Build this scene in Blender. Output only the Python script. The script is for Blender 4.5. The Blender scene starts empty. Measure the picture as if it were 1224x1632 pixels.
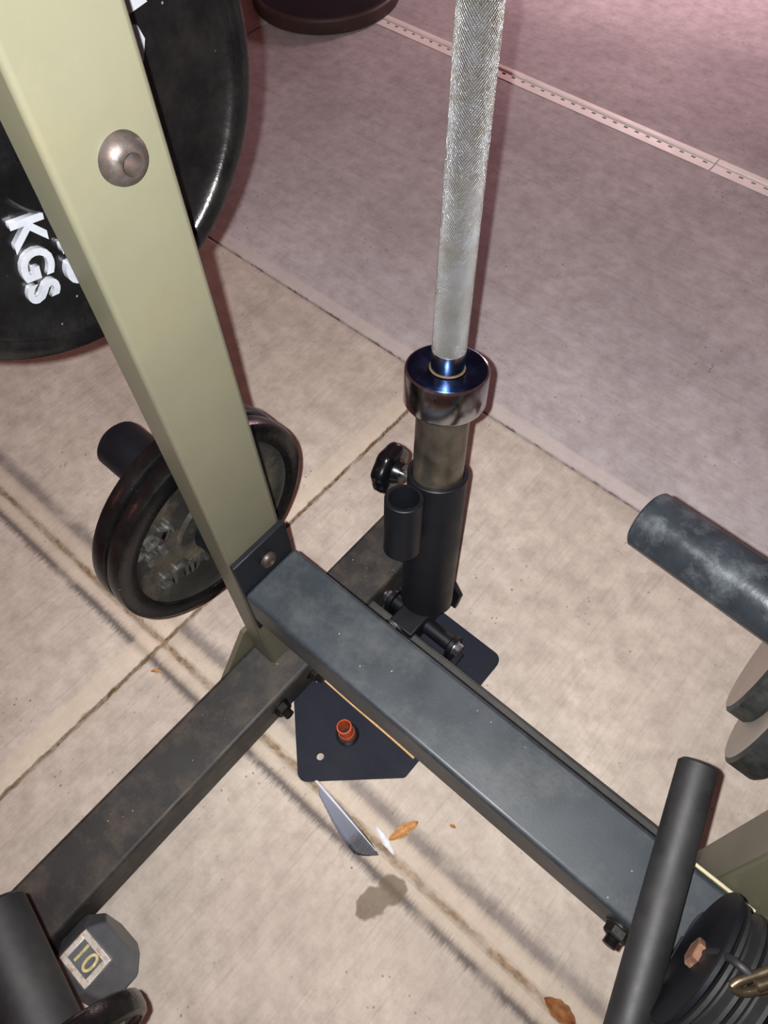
import bpy, bmesh, math, random
from mathutils import Vector, Matrix
random.seed(7)
D = bpy.data; S = bpy.context.scene; COL = S.collection

# ------------------------------------------------------------------ camera, lights, exposure
R = [[0.754864572401464, 0.5551821200072229, -0.34921668195754996],
     [0.6553379876227504, -0.6600953617290033, 0.3671596865158541],
     [-0.026675818857511902, -0.5060107973632005, -0.8621145362654195]]
CAMH = 0.9
cx = Vector((R[0][0], R[1][0], R[2][0])); cy = -Vector((R[0][1], R[1][1], R[2][1])); cz = -Vector((R[0][2], R[1][2], R[2][2]))
cam_d = D.cameras.new('camera'); cam = D.objects.new('camera', cam_d); COL.objects.link(cam)
m = Matrix.Identity(4)
for i in range(3):
    m[i][0] = cx[i]; m[i][1] = cy[i]; m[i][2] = cz[i]
m[2][3] = CAMH
cam.matrix_world = m
cam_d.sensor_fit = 'VERTICAL'; cam_d.sensor_height = 32.0; cam_d.lens = 32.0 * 1218.3 / 1632.0
cam_d.clip_start = 0.01; cam_d.clip_end = 100
S.camera = cam

w = D.worlds.new('night'); S.world = w; w.use_nodes = True
bg = w.node_tree.nodes['Background']; bg.inputs[0].default_value = (1.0, 0.40, 0.37, 1); bg.inputs[1].default_value = 0.12

def lamp(name, kind, loc, energy, color, target=None, **kw):
    l = D.lights.new(name, kind); l.energy = energy; l.color = color
    for k, v in kw.items(): setattr(l, k, v)
    o = D.objects.new(name, l); COL.objects.link(o); o.location = loc
    if target is not None:
        o.rotation_euler = (Vector(target) - Vector(loc)).to_track_quat('-Z', 'Y').to_euler()
    return o
# the phone's flash, a few millimetres from its lens
fl = Vector((0, 0, CAMH)) - cx * 0.0145 + cy * 0.0045
lamp('phone_flash', 'SPOT', fl, 50.0, (1.0, 0.99, 0.975), target=(-0.50, 0.72, 0.0), shadow_soft_size=0.003, spot_size=math.radians(164), spot_blend=1.0)
# the low pink lamp beyond the drain and a faint red one off to the left
lamp('pink_patio_lamp', 'POINT', (-.85, 2.15, .47), 25.0, (1.0, 0.68, 0.73), shadow_soft_size=0.10)
lamp('red_side_lamp', 'POINT', (-1.7, -1.5, 1.6), 5.0, (1.0, 0.30, 0.28), shadow_soft_size=0.12)

S.view_settings.view_transform = 'Standard'; S.view_settings.look = 'None'
S.view_settings.exposure = 0.0; S.view_settings.gamma = 1.0; S.view_settings.use_curve_mapping = False

# ------------------------------------------------------------------ materials
def srgb(r, g, b):
    f = lambda c: (c / 255 / 12.92) if c / 255 <= .04045 else ((c / 255 + .055) / 1.055) ** 2.4
    return (f(r), f(g), f(b), 1)
class NT:
    def __init__(s, name):
        s.m = D.materials.new(name); s.m.use_nodes = True; s.t = s.m.node_tree; s.b = s.t.nodes['Principled BSDF']
        s.tc = s.t.nodes.new('ShaderNodeTexCoord')
    def n(s, typ, **kw):
        o = s.t.nodes.new(typ)
        for k, v in kw.items():
            if k.startswith('i_'):
                k = k[2:]; k = int(k) if k.isdigit() else k
                if isinstance(v, bpy.types.NodeSocket): s.t.links.new(v, o.inputs[k])
                else: o.inputs[k].default_value = v
            else: setattr(o, k, v)
        return o
    def link(s, a, b): s.t.links.new(a, b)
    def noise(s, scale, detail=4, rough=.6, vec=None, dist=0):
        return s.n('ShaderNodeTexNoise', i_Vector=vec or s.tc.outputs['Object'], i_Scale=scale, i_Detail=detail, i_Roughness=rough, i_Distortion=dist).outputs['Fac']
    def ramp(s, fac, lo, hi, a=0.0, b=1.0):
        return s.n('ShaderNodeMapRange', i_0=fac, i_1=lo, i_2=hi, i_3=a, i_4=b).outputs[0]
    def mix(s, fac, a, b, mode='MIX'):
        o = s.n('ShaderNodeMix', data_type='RGBA', blend_type=mode)
        for k, v in ((0, fac), (6, a), (7, b)):
            if isinstance(v, bpy.types.NodeSocket): s.link(v, o.inputs[k])
            else: o.inputs[k].default_value = v
        return o.outputs[2]
    def math(s, op, a, b=0.0, c=None):
        o = s.n('ShaderNodeMath', operation=op)
        for i, v in enumerate((a, b, c)):
            if v is None: continue
            if isinstance(v, bpy.types.NodeSocket): s.link(v, o.inputs[i])
            else: o.inputs[i].default_value = v
        return o.outputs[0]
    def bump(s, h, strength, dist=.001, normal=None):
        o = s.n('ShaderNodeBump', i_Height=h, i_Strength=strength, i_Distance=dist)
        if normal: s.link(normal, o.inputs['Normal'])
        return o.outputs[0]

def paint(name, col, rough=.5, metal=0.0, var=.25, vscale=18, bump=.2, bscale=400, dust=None, damt=.5, dscale=40, specks=None, coat=0.0, spec=.5):
    t = NT(name); b = t.b
    n1 = t.noise(vscale, 5)
    c = t.mix(t.ramp(n1, .3, .7), tuple(x * (1 - var) for x in col[:3]) + (1,), tuple(min(1, x * (1 + var)) for x in col[:3]) + (1,))
    rg = t.ramp(n1, .3, .7, max(.02, rough - .08), min(1, rough + .08))
    if dust:
        d = t.math('MULTIPLY', t.ramp(t.noise(dscale, 8, .72), .48, .72), damt)
        c = t.mix(d, c, dust); rg = t.math('MAXIMUM', rg, t.math('MULTIPLY', d, .9))
    if specks:
        v = t.n('ShaderNodeTexVoronoi', i_Vector=t.tc.outputs['Object'], i_Scale=120).outputs['Distance']
        sp = t.math('MULTIPLY', t.ramp(v, .10, .05), t.ramp(t.noise(30, 2), .55, .6))
        c = t.mix(sp, c, specks)
    t.link(c, b.inputs['Base Color']); t.link(rg, b.inputs['Roughness']); b.inputs['Metallic'].default_value = metal
    b.inputs['Specular IOR Level'].default_value = spec; b.inputs['Coat Weight'].default_value = coat
    if bump: t.link(t.bump(t.noise(bscale, 3), bump, .0004), b.inputs['Normal'])
    return t.m

def concrete():
    t = NT('broomed_concrete'); b = t.b
    P = t.tc.outputs['Object']
    sep = t.n('ShaderNodeSeparateXYZ', i_0=P); X, Y = sep.outputs[0], sep.outputs[1]
    far = t.ramp(Y, .606, .612)                       # the slab beyond the cold joint is greyer
    n1 = t.noise(5, 6, .62); n2 = t.noise(38, 8, .7); n3 = t.noise(220, 4, .7)
    near_c = t.mix(t.ramp(n1, .35, .65), srgb(180, 169, 158), srgb(206, 195, 183))
    far_c = t.mix(t.ramp(n1, .35, .65), srgb(172, 165, 168), srgb(194, 187, 189))
    c = t.mix(far, near_c, far_c)
    c = t.mix(t.ramp(n2, .38, .72, 0, .52), c, srgb(130, 116, 106))
    # broom streaks: across the near slabs, along the far slab
    mv = t.n('ShaderNodeMapping', i_Vector=P); mv.inputs['Scale'].default_value = (260, 12, 1); mv.inputs['Rotation'].default_value = (0, 0, math.radians(14))
    s1 = t.noise(1.0, 4, .7, mv.outputs[0])
    mh = t.n('ShaderNodeMapping', i_Vector=P); mh.inputs['Scale'].default_value = (7, 150, 1)
    s2 = t.noise(1.0, 5, .7, mh.outputs[0])
    st = t.mix(far, s1, s2)
    c = t.mix(t.ramp(st, .5, .78, 0, .28), c, srgb(118, 104, 96))
    # pits
    v = t.n('ShaderNodeTexVoronoi', i_Vector=P, i_Scale=90).outputs['Distance']
    pit = t.math('MULTIPLY', t.ramp(v, .16, .06), t.ramp(t.noise(9, 3), .5, .62))
    c = t.mix(t.math('MULTIPLY', pit, .65), c, srgb(84, 70, 62))
    hair = t.noise(130, 3, .6)
    def band(coord, pos, half, soft):
        d = t.math('ABSOLUTE', t.math('SUBTRACT', coord, pos))
        return t.ramp(d, half, max(0, half - soft))
    mj = t.n('ShaderNodeMapping', i_Vector=P); mj.inputs['Scale'].default_value = (420, 40, 1); mj.inputs['Rotation'].default_value = (0, 0, .15)
    jag = t.noise(1.0, 3, .6, mj.outputs[0])
    Yj = t.math('ADD', Y, t.math('MULTIPLY', t.math('SUBTRACT', jag, .5), .014))
    # smudged dark bands left by the edging tool on both sides of joint A
    for pos, half, k, lo in ((.0925, .0145, .62, .30), (.0395, .0095, .85, .28)):
        msk = t.math('MULTIPLY', band(Yj, pos, half, half * .8), t.ramp(t.noise(11, 3), lo, lo + .2))
        c = t.mix(t.math('MULTIPLY', msk, k), c, srgb(84, 77, 76))
    # paler tooled margins, dirt inside the joints
    c = t.mix(t.math('MULTIPLY', band(Y, .064, .024, .006), .45), c, srgb(196, 180, 160))
    nearonly = t.math('SUBTRACT', 1.0, far)
    c = t.mix(t.math('MULTIPLY', t.math('MULTIPLY', band(X, -.468, .016, .005), .5), nearonly), c, srgb(206, 190, 170))
    c = t.mix(t.math('MULTIPLY', band(Y, .622, .012, .004), .55), c, srgb(200, 188, 182))
    wob = t.math('MULTIPLY', t.math('SUBTRACT', t.noise(60, 4), .5), .009)
    ya = t.math('ADD', Y, wob); xa = t.math('ADD', X, wob)
    brk = t.ramp(t.noise(24, 4), .36, .58, .5, 1)
    dirt = t.mix(t.ramp(t.noise(150, 4), .4, .6), srgb(96, 76, 56), srgb(146, 122, 94))
    c = t.mix(t.math('MULTIPLY', t.math('MULTIPLY', band(ya, .0625, .0055, .0035), .85), brk), c, dirt)
    c = t.mix(t.math('MULTIPLY', t.math('MULTIPLY', band(xa, -.452, .0042, .002), brk), nearonly), c, dirt)
    c = t.mix(t.math('MULTIPLY', t.math('MULTIPLY', band(xa, -1.385, .003, .002), .8), far), c, srgb(90, 66, 60))
    c = t.mix(t.math('MULTIPLY', band(ya, .608, .0022, .0015), .75), c, srgb(92, 78, 72))
    # damp oval spot beside the joint
    wv = t.n('ShaderNodeVectorMath', operation='SUBTRACT', i_0=t.n('ShaderNodeTexNoise', i_Vector=P, i_Scale=70).outputs['Color'], i_1=(.5, .5, .5)).outputs[0]
    wp = t.n('ShaderNodeVectorMath', operation='MULTIPLY_ADD', i_0=wv, i_1=(.012, .012, 0), i_2=P).outputs[0]
    def blob(cx_, cy_, rx, ry, rot):
        mm = t.n('ShaderNodeMapping', i_Vector=wp, vector_type='TEXTURE'); mm.inputs['Location'].default_value = (cx_, cy_, 0)
        mm.inputs['Rotation'].default_value = (0, 0, rot); mm.inputs['Scale'].default_value = (rx, ry, 1)
        return t.ramp(t.n('ShaderNodeVectorMath', operation='LENGTH', i_0=mm.outputs[0]).outputs['Value'], 1.10, .90)
    wet = t.math('MAXIMUM', blob(-.0615, .0170, .0195, .0145, 1.3), blob(-.0545, .0395, .0150, .0150, 1.2))
    c = t.mix(t.math('MULTIPLY', wet, .78), c, srgb(100, 86, 68))
    c = t.mix(t.math('MULTIPLY', t.ramp(n3, .6, .8), .25), c, srgb(215, 205, 190))
    t.link(c, b.inputs['Base Color'])
    t.link(t.math('SUBTRACT', .92, t.math('MULTIPLY', wet, .2)), b.inputs['Roughness'])
    b.inputs['Specular IOR Level'].default_value = .25
    h = t.math('ADD', t.math('ADD', t.math('MULTIPLY', n2, .6), t.math('MULTIPLY', n3, .35)), t.math('MULTIPLY', st, .8))
    h = t.math('SUBTRACT', h, t.math('MULTIPLY', pit, .8))
    t.link(t.bump(h, .55, .0012), b.inputs['Normal'])
    return t.m

def knurled():
    t = NT('knurled_chrome'); b = t.b
    P = t.tc.outputs['Object']
    sep = t.n('ShaderNodeSeparateXYZ', i_0=P)
    ang = t.math('ARCTAN2', sep.outputs[1], sep.outputs[0])
    a = t.math('MULTIPLY', ang, 48.0); z = t.math('MULTIPLY', sep.outputs[2], 2600.0)
    k1 = t.math('SINE', t.math('ADD', a, z)); k2 = t.math('SINE', t.math('SUBTRACT', a, z))
    k = t.math('ADD', k1, k2)
    n = t.noise(60, 5, .7)
    c = t.mix(t.ramp(n, .4, .75), srgb(214, 220, 224), srgb(170, 164, 142))
    c = t.mix(t.ramp(t.noise(22, 5, .7), .58, .72, 0, .6), c, srgb(176, 158, 112))
    c = t.mix(t.ramp(k, -.6, -1.8, 0, .6), c, srgb(70, 66, 58))
    t.link(c, b.inputs['Base Color']); b.inputs['Metallic'].default_value = .84; b.inputs['Roughness'].default_value = .27
    bn = t.bump(k, 1.0, .0005); t.link(t.bump(t.noise(420, 3), .6, .0008, bn), b.inputs['Normal'])
    return t.m

M = {}
M['concrete'] = concrete()
M['olive'] = paint('olive_enamel', srgb(87, 86, 71), .42, var=.08, vscale=6, bump=.05, dust=srgb(104, 94, 68), damt=.25, dscale=14)
M['slate'] = paint('slate_enamel', srgb(36, 43, 49), .46, var=.16, vscale=14, bump=.12, specks=srgb(130, 130, 128), dust=srgb(78, 80, 80), damt=.5, dscale=22)
M['slate_grey'] = paint('dusty_slate_enamel', srgb(54, 56, 55), .5, var=.2, vscale=20, bump=.15, dust=srgb(84, 80, 72), damt=.4, dscale=30)
M['charcoal'] = paint('dusty_charcoal_enamel', srgb(38, 37, 37), .6, var=.3, vscale=20, bump=.25, specks=srgb(170, 160, 140), dust=srgb(98, 86, 72), damt=.45, dscale=26)
M['black_paint'] = paint('black_gear_paint', srgb(12, 14, 20), .5, var=.15, vscale=30, bump=.2, bscale=900, spec=.3)
M['plate_powder'] = paint('black_powder_coat', srgb(19, 23, 36), .62, var=.1, vscale=30, bump=.7, bscale=1500, specks=srgb(120, 130, 150), spec=.25)
M['iron'] = paint('black_cast_iron', srgb(8, 8, 9), .27, var=.3, vscale=30, bump=.7, bscale=240, specks=srgb(96, 90, 82), dust=srgb(32, 30, 28), damt=.4, dscale=22)
M['iron_dusty'] = paint('dusty_cast_iron', srgb(38, 38, 36), .3, var=.3, vscale=18, bump=.8, bscale=200, dust=srgb(98, 90, 76), damt=.6, dscale=14)
M['letter_iron'] = paint('rubbed_iron_letters', srgb(70, 70, 68), .28, .3, var=.3, vscale=80, bump=.4, bscale=300)
M['silver'] = paint('silver_letter_paint', srgb(138, 141, 148), .35, .2, var=.12, vscale=60, bump=.4, bscale=400)
M['white_quill'] = paint('white_quill', srgb(205, 205, 210), .6, var=.08, vscale=60, bump=.2)
M['chrome'] = paint('chrome', srgb(180, 183, 188), .2, 1.0, var=.14, vscale=50, bump=.12)
M['collar_top'] = paint('blue_reflection_chrome', srgb(46, 72, 122), .24, 1.0, var=.25, vscale=60, bump=.15, bscale=200)  # dark blue reflection put into the base colour of the chrome
M['sleeve'] = paint('worn_steel_sleeve', srgb(124, 118, 106), .36, .9, var=.42, vscale=34, bump=.25, bscale=300)
M['knurl'] = knurled()
M['rust'] = paint('rust', srgb(92, 76, 54), .8, .2, var=.35, vscale=200, bump=.5)
M['bolt'] = paint('dull_bolt_steel', srgb(74, 68, 66), .48, .7, var=.35, vscale=120, bump=.3, dust=srgb(112, 84, 66), damt=.4, dscale=160)
M['rust_bolt'] = paint('rusty_bolt_head', srgb(112, 80, 62), .7, .2, var=.4, vscale=160, bump=.6, dust=srgb(150, 140, 126), damt=.8, dscale=90)
M['bolt_dark'] = paint('blackened_bolt', srgb(34, 32, 30), .4, .5, var=.3, vscale=120, bump=.3)
M['zinc'] = paint('zinc_plated_steel', srgb(176, 180, 186), .3, .95, var=.15, vscale=120, bump=.2)
M['plastic'] = paint('black_plastic', srgb(9, 10, 14), .22, var=.1, vscale=40, bump=0)
M['orange'] = paint('orange_plastic', srgb(178, 78, 40), .5, var=.18, vscale=120, bump=.2)
M['wood'] = paint('pale_wood', srgb(204, 164, 112), .7, var=.2, vscale=200, bump=.3)
M['leaf'] = paint('dry_leaf', srgb(172, 124, 74), .75, var=.35, vscale=160, bump=.6, bscale=500)
M['leaf_brown'] = paint('dry_brown_leaf', srgb(130, 84, 46), .75, var=.4, vscale=120, bump=.6, bscale=500)
M['grey_iron'] = paint('grey_dumbbell_enamel', srgb(92, 96, 100), .42, .2, var=.22, vscale=40, bump=.25)
M['worn'] = paint('worn_silver_rust', srgb(214, 210, 200), .4, .4, var=.2, vscale=60, bump=.6, bscale=300, dust=srgb(134, 84, 44), damt=.95, dscale=120)
M['recess'] = paint('grey_recess', srgb(104, 108, 112), .5, .3, var=.2, vscale=100, bump=.3)
M['yellowed'] = paint('yellowed_digits', srgb(206, 192, 138), .45, .3, var=.25, vscale=200, bump=.4)
M['cream'] = paint('cream_weld_paint', srgb(176, 168, 140), .5, var=.1, vscale=60, bump=.2)
M['vinyl'] = paint('white_drain_vinyl', srgb(240, 232, 228), .55, var=.06, vscale=20, bump=.15)
M['rubber'] = paint('black_rubber', srgb(25, 26, 28), .6, var=.25, vscale=22, bump=.15, dust=srgb(60, 58, 54), damt=.35, dscale=16)
M['steel_blue'] = paint('scuffed_black_steel', srgb(46, 52, 58), .34, .35, var=.35, vscale=34, bump=.2, dust=srgb(112, 118, 122), damt=.6, dscale=36)
M['grey_face'] = paint('flash_lit_grey_face', srgb(186, 178, 168), .6, var=.1, vscale=24, bump=.2)  # pale grey paints the flash light falling on the plates' near faces
M['green_dark'] = paint('dark_mottled_iron', srgb(42, 46, 46), .5, var=.45, vscale=60, bump=.5, bscale=300, dust=srgb(88, 90, 84), damt=.5, dscale=50)
M['brass'] = paint('dull_brass', srgb(78, 68, 54), .38, .7, var=.2, vscale=90, bump=.2)
M['feather'] = None
M['disc_top'] = paint('near_black_vinyl', srgb(20, 16, 28), .6, var=.15, vscale=20, bump=.2)
M['disc_rim'] = paint('brown_black_rim', srgb(54, 38, 34), .6, var=.2, vscale=20, bump=.2)

def feather_mat():
    t = NT('feather_barbs'); b = t.b
    sep = t.n('ShaderNodeSeparateXYZ', i_0=t.tc.outputs['Object']); X, Y = sep.outputs[0], sep.outputs[1]
    c = t.mix(t.ramp(X, .02, .105), srgb(118, 122, 138), srgb(44, 46, 58))
    c = t.mix(t.ramp(X, .066, .076), c, srgb(24, 24, 30))
    mv = t.n('ShaderNodeMapping', i_Vector=t.tc.outputs['Object']); mv.inputs['Scale'].default_value = (900, 120, 1); mv.inputs['Rotation'].default_value = (0, 0, .7)
    c = t.mix(t.ramp(t.noise(1.0, 2, .5, mv.outputs[0]), .4, .7, 0, .18), c, srgb(120, 124, 138))
    t.link(c, b.inputs['Base Color']); b.inputs['Roughness'].default_value = .6
    return t.m
M['feather'] = feather_mat()

# ------------------------------------------------------------------ mesh helpers
def V(*a): return Vector(a)
def basis(d):
    d = Vector(d).normalized()
    u = d.cross(Vector((0, 0, 1)))
    if u.length < 1e-4: u = Vector((1, 0, 0))
    u.normalize(); v = d.cross(u); v.normalize()
    return u, v, d
def obj(name, bm, mat, parent=None, smooth=None, bevel=0, seg=2):
    if bevel:
        bmesh.ops.remove_doubles(bm, verts=bm.verts, dist=1e-6)
    bmesh.ops.recalc_face_normals(bm, faces=bm.faces)
    me = D.meshes.new(name); bm.to_mesh(me); bm.free()
    mats = mat if isinstance(mat, (list, tuple)) else [mat]
    for q in mats: me.materials.append(q)
    o = D.objects.new(name, me); COL.objects.link(o)
    if bevel:
        b = o.modifiers.new('bevel', 'BEVEL'); b.width = bevel; b.segments = seg; b.limit_method = 'ANGLE'; b.angle_limit = math.radians(40)
        b.harden_normals = False
    if smooth is None: smooth = 35
    if smooth:
        for p in me.polygons: p.use_smooth = True
        me.set_sharp_from_angle(angle=math.radians(smooth))
    if parent: o.parent = parent
    return o
def empty(name, loc, label, cat, group=None):
    o = D.objects.new(name, None); COL.objects.link(o); o.location = loc; o.empty_display_size = .02
    tag(o, label, cat, group); return o
def tag(o, label, cat, group=None, kind=None):
    o['label'] = label; o['category'] = cat
    if group: o['group'] = group
    if kind: o['kind'] = kind
    return o
def rel(o, parent):
    """keep world placement of an object built in world coordinates below an Empty"""
    o.parent = parent; o.location = o.location - parent.location
    return o
def box(bm, x0, x1, y0, y1, z0, z1, mi=0):
    vs = [bm.verts.new((x, y, z)) for x in (x0, x1) for y in (y0, y1) for z in (z0, z1)]
    for q in ((0, 1, 3, 2), (4, 6, 7, 5), (0, 4, 5, 1), (2, 3, 7, 6), (0, 2, 6, 4), (1, 5, 7, 3)):
        f = bm.faces.new([vs[i] for i in q]); f.material_index = mi
    return vs
def lathe(bm, prof, origin, axis, seg=64, mi=0, closed=True, lobes=0, amp=0.0):
    """prof: list of (radius, height along axis); closes both ends on the axis if radius 0"""
    u, v, d = basis(axis); o = Vector(origin); rings = []
    for r, h in prof:
        if r < 1e-7: rings.append([bm.verts.new(o + d * h)])
        else:
            ring = []
            for i in range(seg):
                a = 2 * math.pi * i / seg
                rr = r * (1 + amp * math.cos(lobes * a)) if lobes else r
                ring.append(bm.verts.new(o + d * h + (u * math.cos(a) + v * math.sin(a)) * rr))
            rings.append(ring)
    fs = []
    pairs = list(zip(rings, rings[1:]))
    if closed and len(rings[0]) > 1 and len(rings[-1]) > 1: pairs.append((rings[-1], rings[0]))
    for A, B in pairs:
        for i in range(seg):
            j = (i + 1) % seg
            if len(A) == 1 and len(B) == 1: continue
            if len(A) == 1: f = bm.faces.new((A[0], B[i], B[j]))
            elif len(B) == 1: f = bm.faces.new((A[i], A[j], B[0]))
            else: f = bm.faces.new((A[i], A[j], B[j], B[i]))
            f.material_index = mi; fs.append(f)
    return fs
def rod(bm, a, b, r, seg=40, ch=.001, mi=0):
    a, b = Vector(a), Vector(b); L = (b - a).length; ch = min(ch, r * .6, L * .4)
    lathe(bm, [(0, 0), (r - ch, 0), (r, ch), (r, L - ch), (r - ch, L), (0, L)], a, b - a, seg, mi, closed=False)
def pipe(bm, a, b, r, ri, seg=48, ch=.001):
    a, b = Vector(a), Vector(b); L = (b - a).length
    lathe(bm, [(ri, 0), (r - ch, 0), (r, ch), (r, L - ch), (r - ch, L), (ri, L)], a, b - a, seg)
def prism(bm, pts, vec, mi=0):
    A = [bm.verts.new(Vector(p)) for p in pts]; B = [bm.verts.new(Vector(p) + Vector(vec)) for p in pts]
    n = len(A)
    fs = [bm.faces.new(A), bm.faces.new(B[::-1])] + [bm.faces.new((A[i], B[i], B[(i + 1) % n], A[(i + 1) % n])) for i in range(n)]
    for f in fs: f.material_index = mi
    return fs
def obox(bm, a, b, wdir, wid, hei):
    """square tube from a to b; wdir is the direction of width, height is across it"""
    a, b = Vector(a), Vector(b); d = (b - a).normalized(); wd = Vector(wdir); wd = (wd - d * wd.dot(d)).normalized(); hd = d.cross(wd)
    pts = [a + wd * sx * wid / 2 + hd * sy * hei / 2 for sx, sy in ((-1, -1), (1, -1), (1, 1), (-1, 1))]
    prism(bm, pts, b - a)
def hexbolt(bm, c, axis, r, h, seg=6):
    lathe(bm, [(0, 0), (r, 0), (r, h * .8), (r * .88, h), (0, h)], c, axis, seg, closed=False)
def sweep(bm, pts, r, seg=12):
    pts = [Vector(p) for p in pts]; rings = []
    prev = None
    for i, p in enumerate(pts):
        d = (pts[min(i + 1, len(pts) - 1)] - pts[max(i - 1, 0)]).normalized()
        if prev is None: u = basis(d)[0]
        else: u = (prev - d * prev.dot(d)).normalized()
        prev = u; v = d.cross(u)
        rr = r[i] if isinstance(r, (list, tuple)) else r
        rings.append([bm.verts.new(p + (u * math.cos(2 * math.pi * k / seg) + v * math.sin(2 * math.pi * k / seg)) * rr) for k in range(seg)])
    for A, B in zip(rings, rings[1:]):
        for i in range(seg): bm.faces.new((A[i], A[(i + 1) % seg], B[(i + 1) % seg], B[i]))
    bm.faces.new(rings[0][::-1]); bm.faces.new(rings[-1])
def spline(pts, n=8):
    pts = [Vector(p) for p in pts]; out = []
    for i in range(len(pts) - 1):
        p0 = pts[max(i - 1, 0)]; p1 = pts[i]; p2 = pts[i + 1]; p3 = pts[min(i + 2, len(pts) - 1)]
        for k in range(n):
            t = k / n
            out.append(.5 * ((2 * p1) + (p2 - p0) * t + (2 * p0 - 5 * p1 + 4 * p2 - p3) * t * t + (3 * p1 - p0 - 3 * p2 + p3) * t ** 3))
    out.append(pts[-1]); return out
def lettering(name, text, origin, right, up, cap, depth, mat, parent=None, bold=0.0, spacing=1.0, shear=0.0):
    """raised lettering: origin is the centre of the word on the surface"""
    cu = D.curves.new(name, 'FONT'); cu.body = text; cu.size = 1.0; cu.extrude = .5; cu.offset = bold; cu.bevel_depth = 0.0
    cu.align_x = 'CENTER'; cu.align_y = 'CENTER'; cu.space_character = spacing; cu.shear = shear; cu.resolution_u = 4
    tmp = D.objects.new(name + '_tmp', cu); COL.objects.link(tmp)
    bpy.context.view_layer.update()
    me = D.meshes.new_from_object(tmp.evaluated_get(bpy.context.evaluated_depsgraph_get()))
    D.objects.remove(tmp); D.curves.remove(cu)
    rt = Vector(right).normalized(); upv = Vector(up); upv = (upv - rt * upv.dot(rt)).normalized(); nn = rt.cross(upv)
    k = cap / .69
    for vtx in me.vertices:
        x, y, z = vtx.co
        f = 1 - .10 * (z > 0)
        vtx.co = Vector(origin) + rt * x * k + upv * y * k + nn * (z + .5) * depth
    me.materials.clear(); me.materials.append(mat); me.name = name
    o = D.objects.new(name, me); COL.objects.link(o)
    if parent: rel(o, parent)
    return o

# ------------------------------------------------------------------ the patio floor
def make_floor():
    prof = {-.024: 0, -.013: -.0008, -.0065: -.0022, -.0035: -.0046, 0: -.0056, .0035: -.0046, .0065: -.0022, .013: -.0008, .024: 0}
    profB = {-.020: 0, -.008: -.0010, -.0030: -.003, -.0020: -.009, .0020: -.009, .0030: -.0015, .008: 0}
    profC = {-.006: 0, -.0022: -.0015, -.0014: -.009, .0014: -.009, .0022: -.0025, .016: -.001, .022: 0}
    def interp(p, t):
        ks = sorted(p)
        if t <= ks[0] or t >= ks[-1]: return 0.0
        for a, b in zip(ks, ks[1:]):
            if a <= t <= b: return p[a] + (p[b] - p[a]) * (t - a) / (b - a)
    xs = sorted(set([-6, -4, -2.6, -2, -1.7, -1, -.8, -.6, -.3, -.1, .1, .4, .8, 1.4, 2.5, 4] + [-.452 + k for k in profB] + [-1.385 + k for k in profB]))
    ys = sorted(set([-4, -2.5, -1.4, -.8, -.4, -.2, -.05, .2, .35, .5, .60, .8, 1, 1.2, 1.3, 1.348, 1.7, 2.2, 3, 4.5, 6.5]
                    + [.0625 + k for k in prof] + [.608 + k for k in profC] + [1.3068, 1.3069, 1.3435, 1.3436]))
    bm = bmesh.new(); g = []
    for x in xs:
        row = []
        for y in ys:
            z = min(interp(prof, y - .0625), interp(profC, y - .608))
            if y < .6: z = min(z, interp(profB, x + .452))
            elif y > .62 and y < 1.3068: z = min(z, interp(profB, x + 1.385))
            if 1.3069 <= y <= 1.3435: z = -.03
            row.append(bm.verts.new((x, y, z)))
        g.append(row)
    for i in range(len(xs) - 1):
        for j in range(len(ys) - 1):
            bm.faces.new((g[i][j], g[i + 1][j], g[i + 1][j + 1], g[i][j + 1]))
    o = obj('floor', bm, M['concrete'], smooth=25); o['kind'] = 'structure'
make_floor()

# slotted white deck drain set in the slab, two lengths meeting at a butt joint
def drain(x0, x1, label):
    bm = bmesh.new(); y0, y1 = 1.3072, 1.3432; zt = .0012; sp = .0240
    ya, yb = 1.3212, 1.3268
    box(bm, x0, x1, y0, ya, .0002, zt)
    box(bm, x0, x1, yb, 1.3330, .0002, zt)
    box(bm, x0, x1, 1.3330, y1, -.003, .0042)
    n0 = math.ceil((x0 + .004) / sp)
    x = x0; k = n0
    while True:
        c = k * sp + .0068
        if c + .005 > x1: break
        if c - .0042 > x: box(bm, x, c - .0042, ya, yb, .0002, zt)
        x = c + .0042; k += 1
    box(bm, x, x1, ya, yb, .0002, zt)
    o = obj('drain_strip', bm, M['vinyl'], smooth=0)
    tag(o, label, 'drain', 'white deck drain strips')
drain(-3.2, -.3846, 'long length of white slotted drain strip running behind the barbell to the butt joint')
drain(-.3824, 1.6, 'short length of white slotted drain strip right of the butt joint at the frame edge')

# ------------------------------------------------------------------ the home gym frame
gym = empty('gym_frame', (-.30, .15, 0), 'olive and slate steel home gym frame standing on the concrete patio, bolted from square tubes', 'gym frame')
def part(name, bm, mat, parent=gym, **k):
    o = obj(name, bm, mat, **k)
    if parent is gym: rel(o, gym)
    else:
        o.parent = parent   # sub-part: parent sits at local origin of the gym Empty
        o.location = (0, 0, 0)
    return o
Z0 = .0065
bm = bmesh.new(); box(bm, -.338, -.272, -.262, .440, Z0, .063); fb = part('floor_tube', bm, M['charcoal'], bevel=.0045, seg=3)
bm = bmesh.new(); box(bm, -.336, -.274, -.2625, -.2622 + .0005, Z0 + .001, .061); part('end_cap', bm, M['black_paint'])
bm = bmesh.new(); box(bm, -.333, -.303, .1225, .1835, .0625, 1.55); post = part('upright', bm, M['olive'], bevel=.0035, seg=3)
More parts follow.
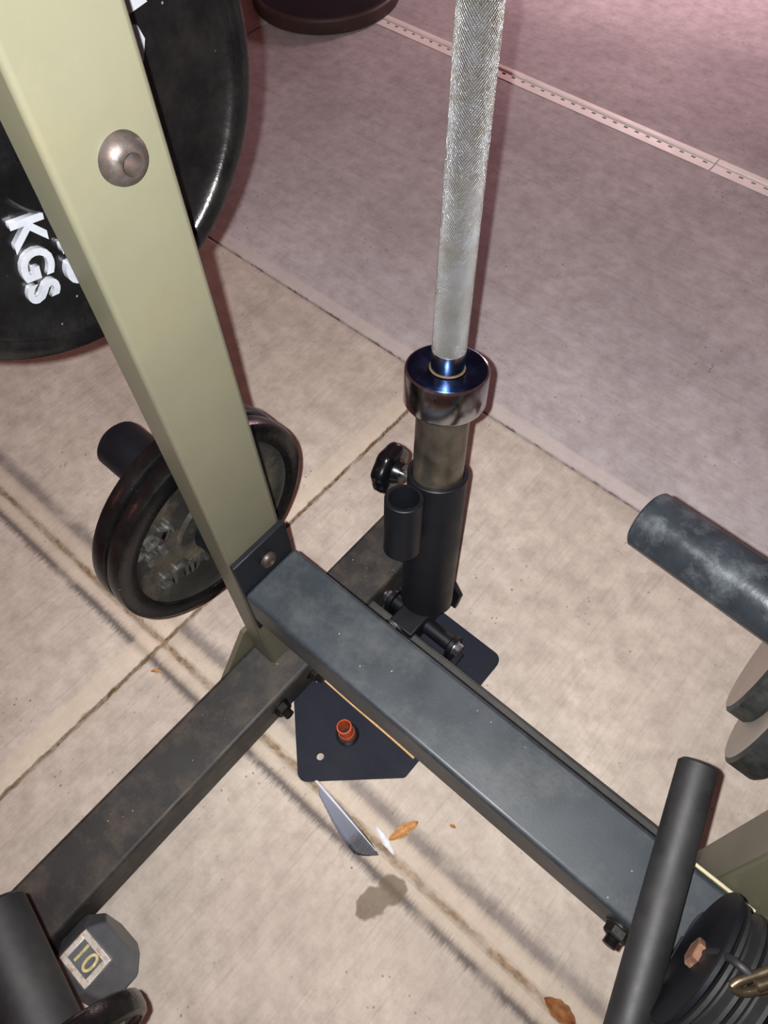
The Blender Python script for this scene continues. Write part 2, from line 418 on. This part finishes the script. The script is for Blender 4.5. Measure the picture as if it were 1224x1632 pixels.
# gusset behind the upright's foot
bm = bmesh.new(); prism(bm, [(-.3385, .0720, .0420), (-.3385, .0720, .0200), (-.3385, .2340, .0200), (-.3385, .2340, .0420), (-.3385, .1855, .1050), (-.3385, .1205, .1050)], (-.006, 0, 0)); g_ = part('gusset', bm, M['olive'])
# upper long beam with its flange on the upright
BZ0, BZ1 = .205, .262
bm = bmesh.new(); box(bm, -.2985, .185, .1225, .1885, BZ0, BZ1); beam = part('long_beam', bm, M['slate'], bevel=.004, seg=3)
bm = bmesh.new(); box(bm, -.3032, -.2975, .1225, .1850, .180, .3150); fl_ = part('flange_plate', bm, M['black_paint'], bevel=.001)
bm = bmesh.new(); box(bm, -.272, .21, .199, .2578, Z0, .0615); part('lower_beam', bm, M['slate_grey'], bevel=.004, seg=3)

def dome_bolt(name, c, axis, r, parent=gym, mat='bolt'):
    bm = bmesh.new()
    lathe(bm, [(0, 0), (r, 0), (r, r * .10), (r * .95, r * .28), (r * .84, r * .46), (r * .66, r * .60), (r * .50, r * .66), (r * .44, r * .66), (r * .42, r * .04), (0, r * .04)], c, axis, 40, closed=False)
    return part(name, bm, M[mat], parent)
dome_bolt('bolt', (-.303, .1568, .6835), (1, 0, 0), .0125)
dome_bolt('bolt', (-.2972, .1568, .286), (1, 0, 0), .0088)
def nut(c, axis, r, L=.012):
    c = Vector(c); a = Vector(axis).normalized(); bm = bmesh.new()
    lathe(bm, [(0, 0), (r * 1.35, 0), (r * 1.35, .0012), (r * 1.2, .0018)], c, a, 32, closed=False)
    hexbolt(bm, c + a * .0015, a, r * 1.12, r * .9)
    for k in range(6): lathe(bm, [(0, 0), (r * .58, 0), (r * .66, .0006), (r * .58, .0012), (0, .0012)], c + a * (.0015 + r * .9 + k * .0011), a, 20, closed=False)
    return part('bolt', bm, M['bolt_dark'], smooth=30)
nut((-.272, .0965, .036), (1, -.0, 0), .0088)
nut((-.272, .152, .036), (1, 0, 0), .0085)
nut((.108, .1225, .232), (0, -1, 0), .0085)

# plate pegs
bm = bmesh.new(); rod(bm, (-.5175, .155, .272), (-.331, .155, .272), .0262, ch=.004); part('plate_peg', bm, M['black_paint'])
bm = bmesh.new(); rod(bm, (-.53, .162, .6695), (-.331, .162, .6695), .0255, ch=.003); part('plate_peg', bm, M['black_paint'])
bm = bmesh.new(); rod(bm, (-.248, -.1735, .285), (.02, -.227, .285), .0235, ch=.003); part('plate_peg', bm, M['rubber'])
# right-hand peg, upright and dark handle
bm = bmesh.new()
a = V(-.052, .3575, .3665); d = V(1, -.15, .16).normalized(); rod(bm, a, a + d * .40, .0252, ch=.002); part('plate_peg', bm, M['steel_blue'], smooth=40)
bm = bmesh.new()
a = V(.1735, .1935, .030); d = V(0, .134, 1).normalized(); obox(bm, a, a + d * .95, (1, 0, 0), .062, .060); part('upright', bm, M['olive'], bevel=.0035, seg=3)
bm = bmesh.new(); sweep(bm, [(.10, .1900, .2625), (.146, .1905, .2620), (.172, .1905, .2620)], [.0015, .0015, .0013], 8); part('weld_bead', bm, M['cream'])
bm = bmesh.new(); rod(bm, (.1500, .44, .172), (.42, .44, .172), .0255, ch=.003); part('plate_peg', bm, M['black_paint'])
bm = bmesh.new()
a = V(.0830, .2420, .3010); b_ = V(.1365, .0640, .2785); d = (b_ - a).normalized()
rod(bm, a, a + d * .36, .0146, ch=.0025); part('handle_bar', bm, M['rubber'])

# ------------------------------------------------------------------ pulleys on the beam end
pa = V(1, 0, 0)
def pulley(c, r, wdt):
    bm = bmesh.new()
    h = wdt / 2
    lathe(bm, [(0, -h * .9), (r * .30, -h * .9), (r * .34, -h * .55), (r * .80, -h * .5), (r * .86, -h), (r, -h), (r, -h * .62), (r * .86, -h * .12), (r * .86, h * .12), (r, h * .62), (r, h), (r * .86, h), (r * .80, h * .5), (r * .34, h * .55), (r * .30, h * .9), (0, h * .9)], c, pa, 72, closed=False)
    return part('pulley', bm, M['rubber'])
pc = V(.140, .126, .3145)
def cheek(c, r):
    bm = bmesh.new(); lathe(bm, [(0, 0), (r - .001, 0), (r, .001), (r, .0035), (r - .001, .0045), (0, .0045)], c, pa, 72, closed=False); return part('cheek_plate', bm, M['black_paint'])
cheek(pc, .0495)
pulley(pc + V(.0135, 0, .0), .047, .013)
pulley(pc + V(.0300, 0, -.001), .046, .014)
cheek(pc + V(.0395, 0, 0), .0480)
bm = bmesh.new(); rod(bm, pc, pc + V(.050, 0, 0), .006, ch=.001); part('pulley_axle', bm, M['zinc'])
bm = bmesh.new(); hexbolt(bm, pc + V(.0, .0, .0065), (-1, 0, 0), .0100, .0045); part('bolt', bm, M['rust_bolt'], smooth=30)
bm = bmesh.new(); box(bm, .1395, .1845, .112, .142, .2600, .2680); part('pulley_bracket', bm, M['slate'], bevel=.001)
bm = bmesh.new(); sweep(bm, spline([(.1450, .1180, .2665), (.1455, .1270, .2672), (.1440, .1410, .2676), (.1440, .1540, .2672), (.1470, .1635, .2665), (.1540, .1660, .2660)]), .0042, 12); part('hook_rod', bm, M['slate'])
bm = bmesh.new(); sweep(bm, spline([(0.1424, 0.1274, 0.3201), (0.1409, 0.1282, 0.3431), (0.1429, 0.1276, 0.3605), (0.1482, 0.1262, 0.3717), (0.1569, 0.1258, 0.3727)]), .0026, 12); part('cable', bm, M['rubber'])

clip = empty('carabiner', (0.151, 0.114, 0.37), 'dull brass carabiner clipped to the black pulley cable at the bottom right', 'carabiner')
bm = bmesh.new(); sweep(bm, spline([(0.151, 0.114, 0.37), (0.1528, 0.1193, 0.3716), (0.159, 0.1289, 0.3731), (0.1662, 0.1402, 0.375), (0.1747, 0.1483, 0.3751), (0.1797, 0.1481, 0.3729), (0.1774, 0.1411, 0.3709), (0.1701, 0.131, 0.3695), (0.1629, 0.1214, 0.3684), (0.1567, 0.1152, 0.3682), (0.151, 0.114, 0.37)], 5), .0029, 12); rel(obj('carabiner_body', bm, M['brass']), clip)
bm = bmesh.new(); rod(bm, (0.1584, 0.1204, 0.3802), (0.173, 0.1432, 0.384), .0032); rel(obj('gate', bm, M['brass']), clip)

# ------------------------------------------------------------------ weight plates
def weight_plate(c, r, th, hole, label, group=None, mat='iron', face=1, seg=96, rim=.085, dish=.5, slope=.10, facemat=None):
    """axis along X; c is the centre of the face nearer +X; rim/slope are fractions of r"""
    c = Vector(c); e = empty('weight_plate', c, label, 'weight plate', group)
    r1 = r * (1 - rim); r2 = r1 * (1 - slope * .45); r3 = r1 * (1 - slope)
    dd = th * dish * .5; hb = hole * 1.45 + .004
    fil = [(r3 + (r1 - r3) * math.sin(q * math.pi / 12), -dd * math.cos(q * math.pi / 12) * .92 - dd * .08) for q in range(7)]
    pr_ = [(hole, -th * .1), (hb, -th * .1), (hb + .003, -dd)] + fil + [(r1 + .0015, 0), (r - .005, 0), (r - .0012, -.0022), (r, -.006), (r, -th + .006), (r - .0012, -th + .0022), (r - .005, -th), (r1, -th), (r3, -th + dd), (hb, -th + dd), (hb, -th * .9), (hole, -th * .9)]
    bm = bmesh.new(); lathe(bm, pr_, c, (1, 0, 0), seg)
    if facemat:
        for f in bm.faces:
            q = f.calc_center_median(); rr = math.hypot(q.y - c.y, q.z - c.z)
            if rr < r1 - .001 and q.x > c.x - th * .5: f.material_index = 1
    o = obj('disc', bm, [M[mat], M[facemat]] if facemat else M[mat], smooth=40); rel(o, e)
    return e
FX = -.365
P15 = weight_plate((FX, .162, .6685), .1315, .030, .0268, 'large black 15 KGS iron plate with silver letters hanging behind the olive upright', seg=128, rim=.10, slope=.13)
P15z = FX - .030 * .25
r_ = V(0, -.22, -.975); u_l = V(0, .975, -.22)
lettering('raised_lettering', 'KGS', (P15z, .1200, .6120), r_, u_l, .0185, .0030, M['silver'], P15, bold=.030, spacing=1.10)
lettering('raised_lettering', '15', (P15z, .1455, .5985), r_, u_l, .0235, .0045, M['silver'], P15, bold=.03, spacing=1.0)
bm = bmesh.new()
prism(bm, [(P15z, .2120, .7160), (P15z, .2250, .7205), (P15z, .2335, .7010), (P15z, .2185, .6995)], (.0045, 0, 0))
prism(bm, [(P15z, .2170, .6960), (P15z, .2240, .6935), (P15z, .2262, .6860), (P15z, .2215, .6760), (P15z, .2170, .6800)], (.0045, 0, 0))
rel(obj('raised_mark', bm, M['silver'], smooth=0), P15)

sm1 = weight_plate((FX, .155, .2717), .1120, .0195, .0268, 'front of the two small black iron plates behind the foot of the olive upright', 'small iron plates on the lower peg', facemat='iron_dusty', rim=.17, slope=.12, dish=.55)
sm2 = weight_plate((FX - .0205, .155, .2722), .1120, .0195, .0268, 'rear of the two small black iron plates, beside the bare end of the peg', 'small iron plates on the lower peg', rim=.17, slope=.12)
zz = FX - .0195 * .275
lettering('raised_lettering', 'KGS', (zz, .0955, .3225), (0, -1, .02), (0, -.02, -1), .0160, .004, M['letter_iron'], sm1, bold=.01, spacing=1.05)
lettering('raised_lettering', '2.5', (zz, .0915, .2995), (0, -1, .1), (0, -.1, -1), .0130, .004, M['letter_iron'], sm1, bold=.01, spacing=1.05)
lettering('raised_lettering', 'VIUS', (zz, .1080, .2500), (0, -1, .22), (0, -.22, -1), .0190, .004, M['letter_iron'], sm1, bold=.02, spacing=1.0)

LP = weight_plate((0, 0, 0), .0600, .0190, .0262, 'black iron plate on the near left peg in front of the grey ten dumbbell', mat='iron', rim=.10)
LP.rotation_euler = (0, 0, math.radians(-11.3)); LP.location = (-.128, -.1975, .2835)
# the two plates under the scuffed tube at the right edge
def drum(c, r, th, label, g):
    c = Vector(c); e = empty('weight_plate', c, label, 'weight plate', g)
    bm = bmesh.new()
    lathe(bm, [(0, 0), (r - .004, 0), (r, .003), (r, th - .004), (r - .004, th), (0, th)], c, (1, 0, 0), 96, closed=False)
    for f in bm.faces:
        f.material_index = 1 if f.calc_center_median().x < c.x + .0005 else 0
    rel(obj('disc', bm, [M['green_dark'], M['grey_face']], smooth=30), e); return e
drum((.100, .455, .168), .089, .0235, 'upper of two dark round plates with faces painted flash-lit grey at right frame edge', 'dark plates at the right edge')
drum((.124, .431, .172), .110, .0300, 'lower and wider of two dark round plates at right frame edge, nearly touching concrete', 'dark plates at the right edge')

# round dark disc lying far behind
ds = empty('round_base', (-1.352, 1.322, 0), 'dark round disc with brown-black rim lying on the patio beyond the big plate', 'disc')
bm = bmesh.new(); lathe(bm, [(0, .002), (.150, .002), (.166, .004), (.168, .008), (.168, .030), (.165, .034), (.158, .034), (.157, .031), (0, .031)], (-1.352, 1.322, 0), (0, 0, 1), 96, closed=False); rel(obj('rim', bm, M['disc_rim']), ds)
bm = bmesh.new(); lathe(bm, [(0, .0312), (.1565, .0312), (.1565, .0322), (.120, .036), (0, .037)], (-1.352, 1.322, 0), (0, 0, 1), 96, closed=False); rel(obj('top', bm, M['disc_top']), ds)

# ------------------------------------------------------------------ barbell in the landmine tube
dn = V(.1123, -.1901, -.9753).normalized()
TOP = V(-.2435, .3356, .2739)                       # centre of the landmine tube's mouth
bar = empty('barbell', TOP + dn * .02, 'knurled chrome barbell with a fat collar leaning upright in the black landmine tube', 'barbell')
def at_s(s): return TOP - dn * s                      # s metres up the bar from the tube mouth
COLB, COLT = .0855, .1240
bm = bmesh.new(); a = at_s(-.17); rod(bm, a, at_s(COLB + .001), .0250, 64, ch=.0015); rel(obj('sleeve', bm, M['sleeve']), bar)
bm = bmesh.new(); L = COLT - COLB
lathe(bm, [(0, 0), (.0335, 0), (.0362, .0030), (.0372, .0050), (.0372, L - .0022), (.0366, L - .0008), (.0350, L - .0002)], at_s(COLB), -dn, 96, closed=False); rel(obj('collar', bm, M['chrome']), bar)
bm = bmesh.new(); lathe(bm, [(0, 0), (.0349, 0), (.0352, .0004), (.0349, .0008), (.0190, .0008), (.0175, .0002), (0, .0002)], at_s(COLT - .0008), -dn, 96, closed=False)
o = rel(obj('collar_face', bm, M['collar_top']), bar); o['label'] = 'mirror-like top face of the collar with a blue-black reflection painted in'
bm = bmesh.new(); lathe(bm, [(.0147, 0), (.0161, 0), (.0158, .0006), (.0147, .0009)], at_s(COLT), -dn, 64); o = rel(obj('rust_ring', bm, M['rust']), bar)
bm = bmesh.new(); rod(bm, at_s(COLT - .002), at_s(COLT + .019), .0147, 64, ch=.0005); rel(obj('shaft_end', bm, M['chrome']), bar)
# knurled shaft: own local frame so that the pattern runs round and along it
bm = bmesh.new(); lathe(bm, [(0, 0), (.0145, 0), (.0150, .0006), (.0150, 1.30), (0, 1.30)], (0, 0, 0), (0, 0, 1), 96, closed=False)
o = obj('shaft', bm, M['knurl'], smooth=35); o.parent = bar
o.location = at_s(COLT + .0185) - bar.location; o.rotation_euler = (-dn).to_track_quat('Z', 'X').to_euler()

# ------------------------------------------------------------------ landmine base
lm = empty('landmine_base', (-.2057, .19, 0), 'black steel landmine pivot on a house-shaped floor plate tucked under the beams', 'landmine')
def lp(name, bm, mat='black_paint', **k): return rel(obj(name, bm, M[mat], **k), lm)
# floor plate with two drilled holes and rounded corners
def plate_mesh():
    corners = [(-.2057, .0525, .010), (-.1170, .1345, .006), (-.1170, .3185, .011), (-.2944, .3185, .011), (-.2944, .1345, .006)]
    out = []
    n = len(corners)
    for i, (x, y, r) in enumerate(corners):
        p = V(x, y, 0); a = V(*corners[i - 1][:2], 0) - p; b = V(*corners[(i + 1) % n][:2], 0) - p; a.normalize(); b.normalize()
        ang = a.angle(b); t = r / math.tan(ang / 2); c = p + (a + b).normalized() * (r / math.sin(ang / 2))
        s_, e_ = p + a * t - c, p + b * t - c
        for k in range(7):
            f = k / 6; v = s_.lerp(e_, f).normalized() * r; out.append(c + v)
    holes = [((-.2057, .0889), .0044)]
    bm = bmesh.new()
    top = [bm.verts.new((p.x, p.y, .0055)) for p in out]; edges = [bm.edges.new((top[i], top[(i + 1) % len(top)])) for i in range(len(top))]
    hv = []
    for (hx, hy), hr in holes:
        ring = [bm.verts.new((hx + hr * math.cos(2 * math.pi * k / 24), hy + hr * math.sin(2 * math.pi * k / 24), .0055)) for k in range(24)]
        edges += [bm.edges.new((ring[i], ring[(i + 1) % 24])) for i in range(24)]; hv.append(ring)
    bmesh.ops.triangle_fill(bm, edges=edges, use_beauty=True)
    ext = bmesh.ops.extrude_face_region(bm, geom=list(bm.faces))
    for v in ext['geom']:
        if isinstance(v, bmesh.types.BMVert): v.co.z = .0006
    return bm
lp('base_plate', plate_mesh(), 'plate_powder', bevel=.0006, seg=2, smooth=30)
AX = V(-.2165, .2785, .046)
for sx, x in ((-1, -.2600), (1, -.1680)):
    bm = bmesh.new(); pts = []
    for k in range(13):
        a = math.pi * k / 12; pts.append((x, AX.y + .0135 * math.cos(a), AX.z + .0135 * math.sin(a)))
    pts += [(x, AX.y - .0165, .0055), (x, AX.y + .0165, .0055)]
    prism(bm, pts, (.006, 0, 0)); lp('ear', bm, bevel=.0008)
bm = bmesh.new(); rod(bm, (-.2538, AX.y, AX.z), (-.1682, AX.y, AX.z), .0098, 40); lp('pivot_tube', bm)
bm = bmesh.new(); lathe(bm, [(0, 0), (.0090, 0), (.0090, .0012), (.0078, .0016)], (-.1620, AX.y, AX.z), (1, 0, 0), 32, closed=False); hexbolt(bm, (-.1606, AX.y, AX.z), (1, 0, 0), .0082, .0062); lp('pivot_bolt', bm, 'zinc', smooth=30)
bm = bmesh.new(); hexbolt(bm, (-.2600, AX.y, AX.z), (-1, 0, 0), .0082, .0062); rod(bm, (-.266, AX.y, AX.z), (-.2700, AX.y, AX.z), .0045, 20); lp('pivot_bolt', bm, 'zinc', smooth=30)
for x in (-.1640,):
    bm = bmesh.new(); box(bm, x - .002, x + .010, AX.y - .012, AX.y + .012, .0055, .0100); lp('weld_foot', bm, bevel=.002)
# swivel block and yoke carrying the tube
bm = bmesh.new(); box(bm, -.2370, -.2040, .2480, .3080, .0330, .0700); lp('swivel_block', bm, bevel=.002, seg=2)
bm = bmesh.new(); prism(bm, [(-.2480, .3260, .020), (-.1980, .3260, .020), (-.1935, .3260, .060), (-.2050, .3260, .080), (-.2400, .3260, .080), (-.2500, .3260, .060)], (0, .006, 0)); lp('yoke_plate', bm, bevel=.001)
bm = bmesh.new(); box(bm, -.236, -.209, .300, .327, .035, .060); lp('yoke_arm', bm, bevel=.001)
bm = bmesh.new(); lathe(bm, [(0, 0), (.0118, 0), (.0118, .0014), (.0105, .002)], (-.2290, .2480, .0620), (0, -1, 0), 32, closed=False); hexbolt(bm, (-.2290, .2464, .0620), (0, -1, 0), .0098, .0080); lp('swivel_bolt', bm, 'zinc', smooth=30)
# big tube with a small holder tube and clamp knob
bm = bmesh.new(); pipe(bm, TOP, TOP + dn * .2030, .0300, .0262, 72, ch=.0008); lathe(bm, [(0, 0), (.0262, 0), (.0262, .004), (0, .004)], TOP + dn * .190, dn, 72, closed=False); lp('bar_tube', bm)
ST = TOP + V(-.0018, -.0491, .0094)
bm = bmesh.new(); pipe(bm, ST, ST + dn * .0720, .0190, .0148, 56, ch=.0008); lathe(bm, [(0, 0), (.0148, 0), (.0148, .003), (0, .003)], ST + dn * .064, dn, 56, closed=False); lp('holder_tube', bm)
bm = bmesh.new(); obox(bm, ST + dn * .030 + V(0, .0180, 0), TOP + dn * .038 + V(0, -.0285, 0), dn, .026, .008); lp('weld_tab', bm)
kb = TOP + dn * .026
kd = V(-1, -.10, .06); kd = (kd - dn * kd.dot(dn)).normalized()
bm = bmesh.new(); rod(bm, kb + kd * .026, kb + kd * .050, .0042, 24, ch=.0003); stem_parent = lp('clamp_screw', bm, 'zinc')
bm = bmesh.new(); kk = kb + kd * .040
lathe(bm, [(0, 0), (.0105, 0), (.0135, .006), (.0140, .009)], kk, kd, 84, closed=False)
lathe(bm, [(0, .0075), (.0210, .0075), (.0245, .0090), (.0265, .0125), (.0265, .0200), (.0240, .0235), (.0150, .0250), (0, .0255)], kk, kd, 84, closed=False, lobes=7, amp=.04)
lp('clamp_knob', bm, 'plastic', smooth=50)

# ------------------------------------------------------------------ dumbbell
db = empty('hex_dumbbell', (-.230, -.196, 0), 'grey hexagonal dumbbell with a worn silver 10 on top, lying beside the charcoal floor tube', 'dumbbell')
def hexhead(y0, y1, xc, zc, s, ch):
    bm = bmesh.new(); rings = []
    for y, k in ((y0, .66), (y0 + ch, 1.0), (y1 - ch, 1.0), (y1, .66)):
        rings.append([bm.verts.new((xc + s * k * math.cos(math.pi / 3 * i), y, zc + s * k * math.sin(math.pi / 3 * i))) for i in range(6)])
    for A, B in zip(rings, rings[1:]):
        for i in range(6): bm.faces.new((A[i], A[(i + 1) % 6], B[(i + 1) % 6], B[i]))
    bm.faces.new(rings[0]); bm.faces.new(rings[-1][::-1]); return bm
sH = .0405; zc = sH * math.sin(math.pi / 3) + .0006; XC = -.2310
rel(obj('head', hexhead(-.2290, -.1680, XC, zc, sH, .0140), M['grey_iron'], bevel=.0022, seg=3, smooth=20), db)
rel(obj('head', hexhead(-.3950, -.3365, XC, zc, sH, .0105), M['grey_iron'], bevel=.0022, seg=3, smooth=20), db)
bm = bmesh.new(); lathe(bm, [(0, 0), (.0130, 0), (.0145, .030), (.0165, .057), (.0145, .084), (.0130, .114), (0, .114)], (XC, -.3365, zc), (0, 1, 0), 40, closed=False); rel(obj('handle', bm, M['grey_iron']), db)
zt = zc + sH * math.sin(math.pi / 3)
def frame_ring(bm, x0, x1, y0, y1, t, z0, z1):
    box(bm, x0, x1, y0, y0 + t, z0, z1); box(bm, x0, x1, y1 - t, y1, z0, z1); box(bm, x0, x0 + t, y0 + t, y1 - t, z0, z1); box(bm, x1 - t, x1, y0 + t, y1 - t, z0, z1)
bm = bmesh.new(); frame_ring(bm, XC - .0195, XC + .0195, -.2145, -.1825, .0058, zt - .001, zt + .0010)
o = rel(obj('number_frame', bm, M['worn'], bevel=.0007), db); o['label'] = 'worn silver and rusty frame around the number'
lettering('number', '10', (XC, -.1985, zt - .0004), (1, 0, 0), (0, 1, 0), .0175, .0016, M['yellowed'], db, bold=.004)

# ------------------------------------------------------------------ small things on the floor and the plate
oc = empty('orange_tube', (-.1985, .1278, .0055), 'short orange plastic tube stub standing on the black floor plate', 'tube')
bm = bmesh.new(); a = V(-.1985, .1278, .0057); d = V(-.12, .0, 1).normalized(); pipe(bm, a, a + d * .026, .0088, .0072, 40, ch=.0004); rel(obj('tube_wall', bm, M['orange']), oc)
bm = bmesh.new(); lathe(bm, [(.0076, .0), (.0094, .0), (.0094, .004), (.0076, .004)], a + d * .006, d, 40); rel(obj('collar_band', bm, M['orange']), oc)
bm = bmesh.new(); lathe(bm, [(.0105, 0), (.0138, 0), (.0138, .0016), (.0105, .0016)], (-.1985, .1275, .0056), (0, 0, 1), 40)
rel(obj('rubber_washer', bm, M['plastic']), oc)
bm = bmesh.new(); sweep(bm, spline([(-.262, .1570, .0072), (-.215, .1566, .0074), (-.165, .1572, .0073), (-.1225, .1568, .0074)], 5), [.0011] * 8 + [.0013] * 7 + [.0016], 10)
tag(obj('wooden_stick', bm, M['wood']), 'thin pale wooden stick lying on the black floor plate along the slate beam', 'stick')

# feather: vane of barbs bent either side of a white quill
fe = empty('feather', (-.188, .0655, .001), 'grey feather with a black tip and white quill lying beside the joint', 'feather')
fa, fb_ = V(-.188, .0650, .0), V(-.0865, .0540, .0)
fd = (fb_ - fa); FL = fd.length; fang = math.atan2(fd.y, fd.x)
def fpt(t, s):   # t along, s across in metres; lifts gently at the edge
    return V(t * FL, s, .0022 + .010 * math.sin(t * math.pi) * .25 + abs(s) * .10)
bm = bmesh.new(); nT = 60; rows = []
for i in range(nT + 1):
    t = i / nT
    up_w = .0030 * min(1, t * 8) * (1 - max(0, (t - .75) / .25) ** 2)
    dn_w = (.0052 + .0135 * math.sin(min(1, t * 1.05) * math.pi * .62) ** 1.3) * (1 - max(0, (t - .80) / .20) ** 1.6) * min(1, t * 9)
    jit = random.uniform(-.0003, .0003)
    rows.append([fpt(t, s) for s in (-dn_w + jit, -dn_w * .66, -dn_w * .33, 0, up_w * .5, up_w + jit * .5)])
V2 = [[bm.verts.new(p) for p in r] for r in rows]
for A, B in zip(V2, V2[1:]):
    for k in range(5): bm.faces.new((A[k], A[k + 1], B[k + 1], B[k]))
o = obj('vane', bm, M['feather'], smooth=60); so = o.modifiers.new('solid', 'SOLIDIFY'); so.thickness = .0004
o.parent = fe; o.rotation_euler = (0, 0, fang)
bm = bmesh.new(); sweep(bm, [fpt(t / 20, .0008) + V(0, 0, .0007) for t in range(-2, 20)], [.0018 - .0015 * max(0, t) / 20 for t in range(-2, 20)], 8)
o = obj('quill', bm, M['white_quill']); o.parent = fe; o.rotation_euler = (0, 0, fang); o['label'] = 'white quill'

def leaf(name, a, b, wid, mat, label, cat='leaf', curl=.004):
    a, b = Vector(a), Vector(b); d = b - a; Ln = d.length; d.normalize(); s = V(-d.y, d.x, 0)
    bm = bmesh.new(); rows = []
    for i in range(21):
        t = i / 20; wv = wid * (math.sin(math.pi * min(1, max(0, t * .96 + .02))) ** .7) * (1 + .08 * math.sin(t * 23))
        rows.append([bm.verts.new(a + d * Ln * t + s * wv * k + V(0, 0, .0012 + curl * (k * k) + .0025 * math.sin(t * math.pi))) for k in (-1, -.5, 0, .5, 1)])
    for A, B in zip(rows, rows[1:]):
        for k in range(4): bm.faces.new((A[k], A[k + 1], B[k + 1], B[k]))
    o = obj(name, bm, M[mat], smooth=60); so = o.modifiers.new('solid', 'SOLIDIFY'); so.thickness = .0005
    return tag(o, label, cat)
leaf('dry_leaf', (-.0880, .0735, 0), (-.0760, .1080, 0), .0060, 'leaf', 'slender orange-tan dry leaf lying near the feather tip')
leaf('dry_leaf', (.1220, .0640, .001), (.1560, .0650, .001), .0085, 'leaf_brown', 'curled brown dry leaf in the joint at the bottom frame edge', curl=.009)
leaf('feather_fragment', (-.1090, .0745, 0), (-.0740, .0655, 0), 0.0035, 'white_quill', 'small white feather fragment lying in the concrete joint beside the orange-tan leaf', 'feather')
leaf('leaf_fragment', (-.433, .028, 0), (-.422, .036, 0), .0022, 'leaf', 'tiny rusty-orange leaf fragment on the slab left of the charcoal floor tube')
leaf('leaf_fragment', (-.0475, .1280, 0), (-.0410, .1300, 0), .0020, 'leaf', 'tiny orange leaf fragment on open concrete beneath the slate beam')

# ------------------------------------------------------------------ parts of parts
def sub(child, parent_part):
    child.location = child.location - parent_part.location; child.parent = parent_part
def kids(root, name): return [c for c in root.children if c.name.split('.')[0] == name]
for c in kids(bar, 'collar_face') + kids(bar, 'rust_ring'): sub(c, kids(bar, 'collar')[0])
sub(kids(lm, 'clamp_screw')[0], kids(lm, 'clamp_knob')[0])
for e_, b_2 in zip(kids(lm, 'ear'), kids(lm, 'pivot_bolt')[::-1]): sub(b_2, e_)
sub(kids(lm, 'swivel_bolt')[0], kids(lm, 'swivel_block')[0])
sub(kids(db, 'number')[0], kids(db, 'number_frame')[0])
sub(kids(oc, 'collar_band')[0], kids(oc, 'tube_wall')[0])
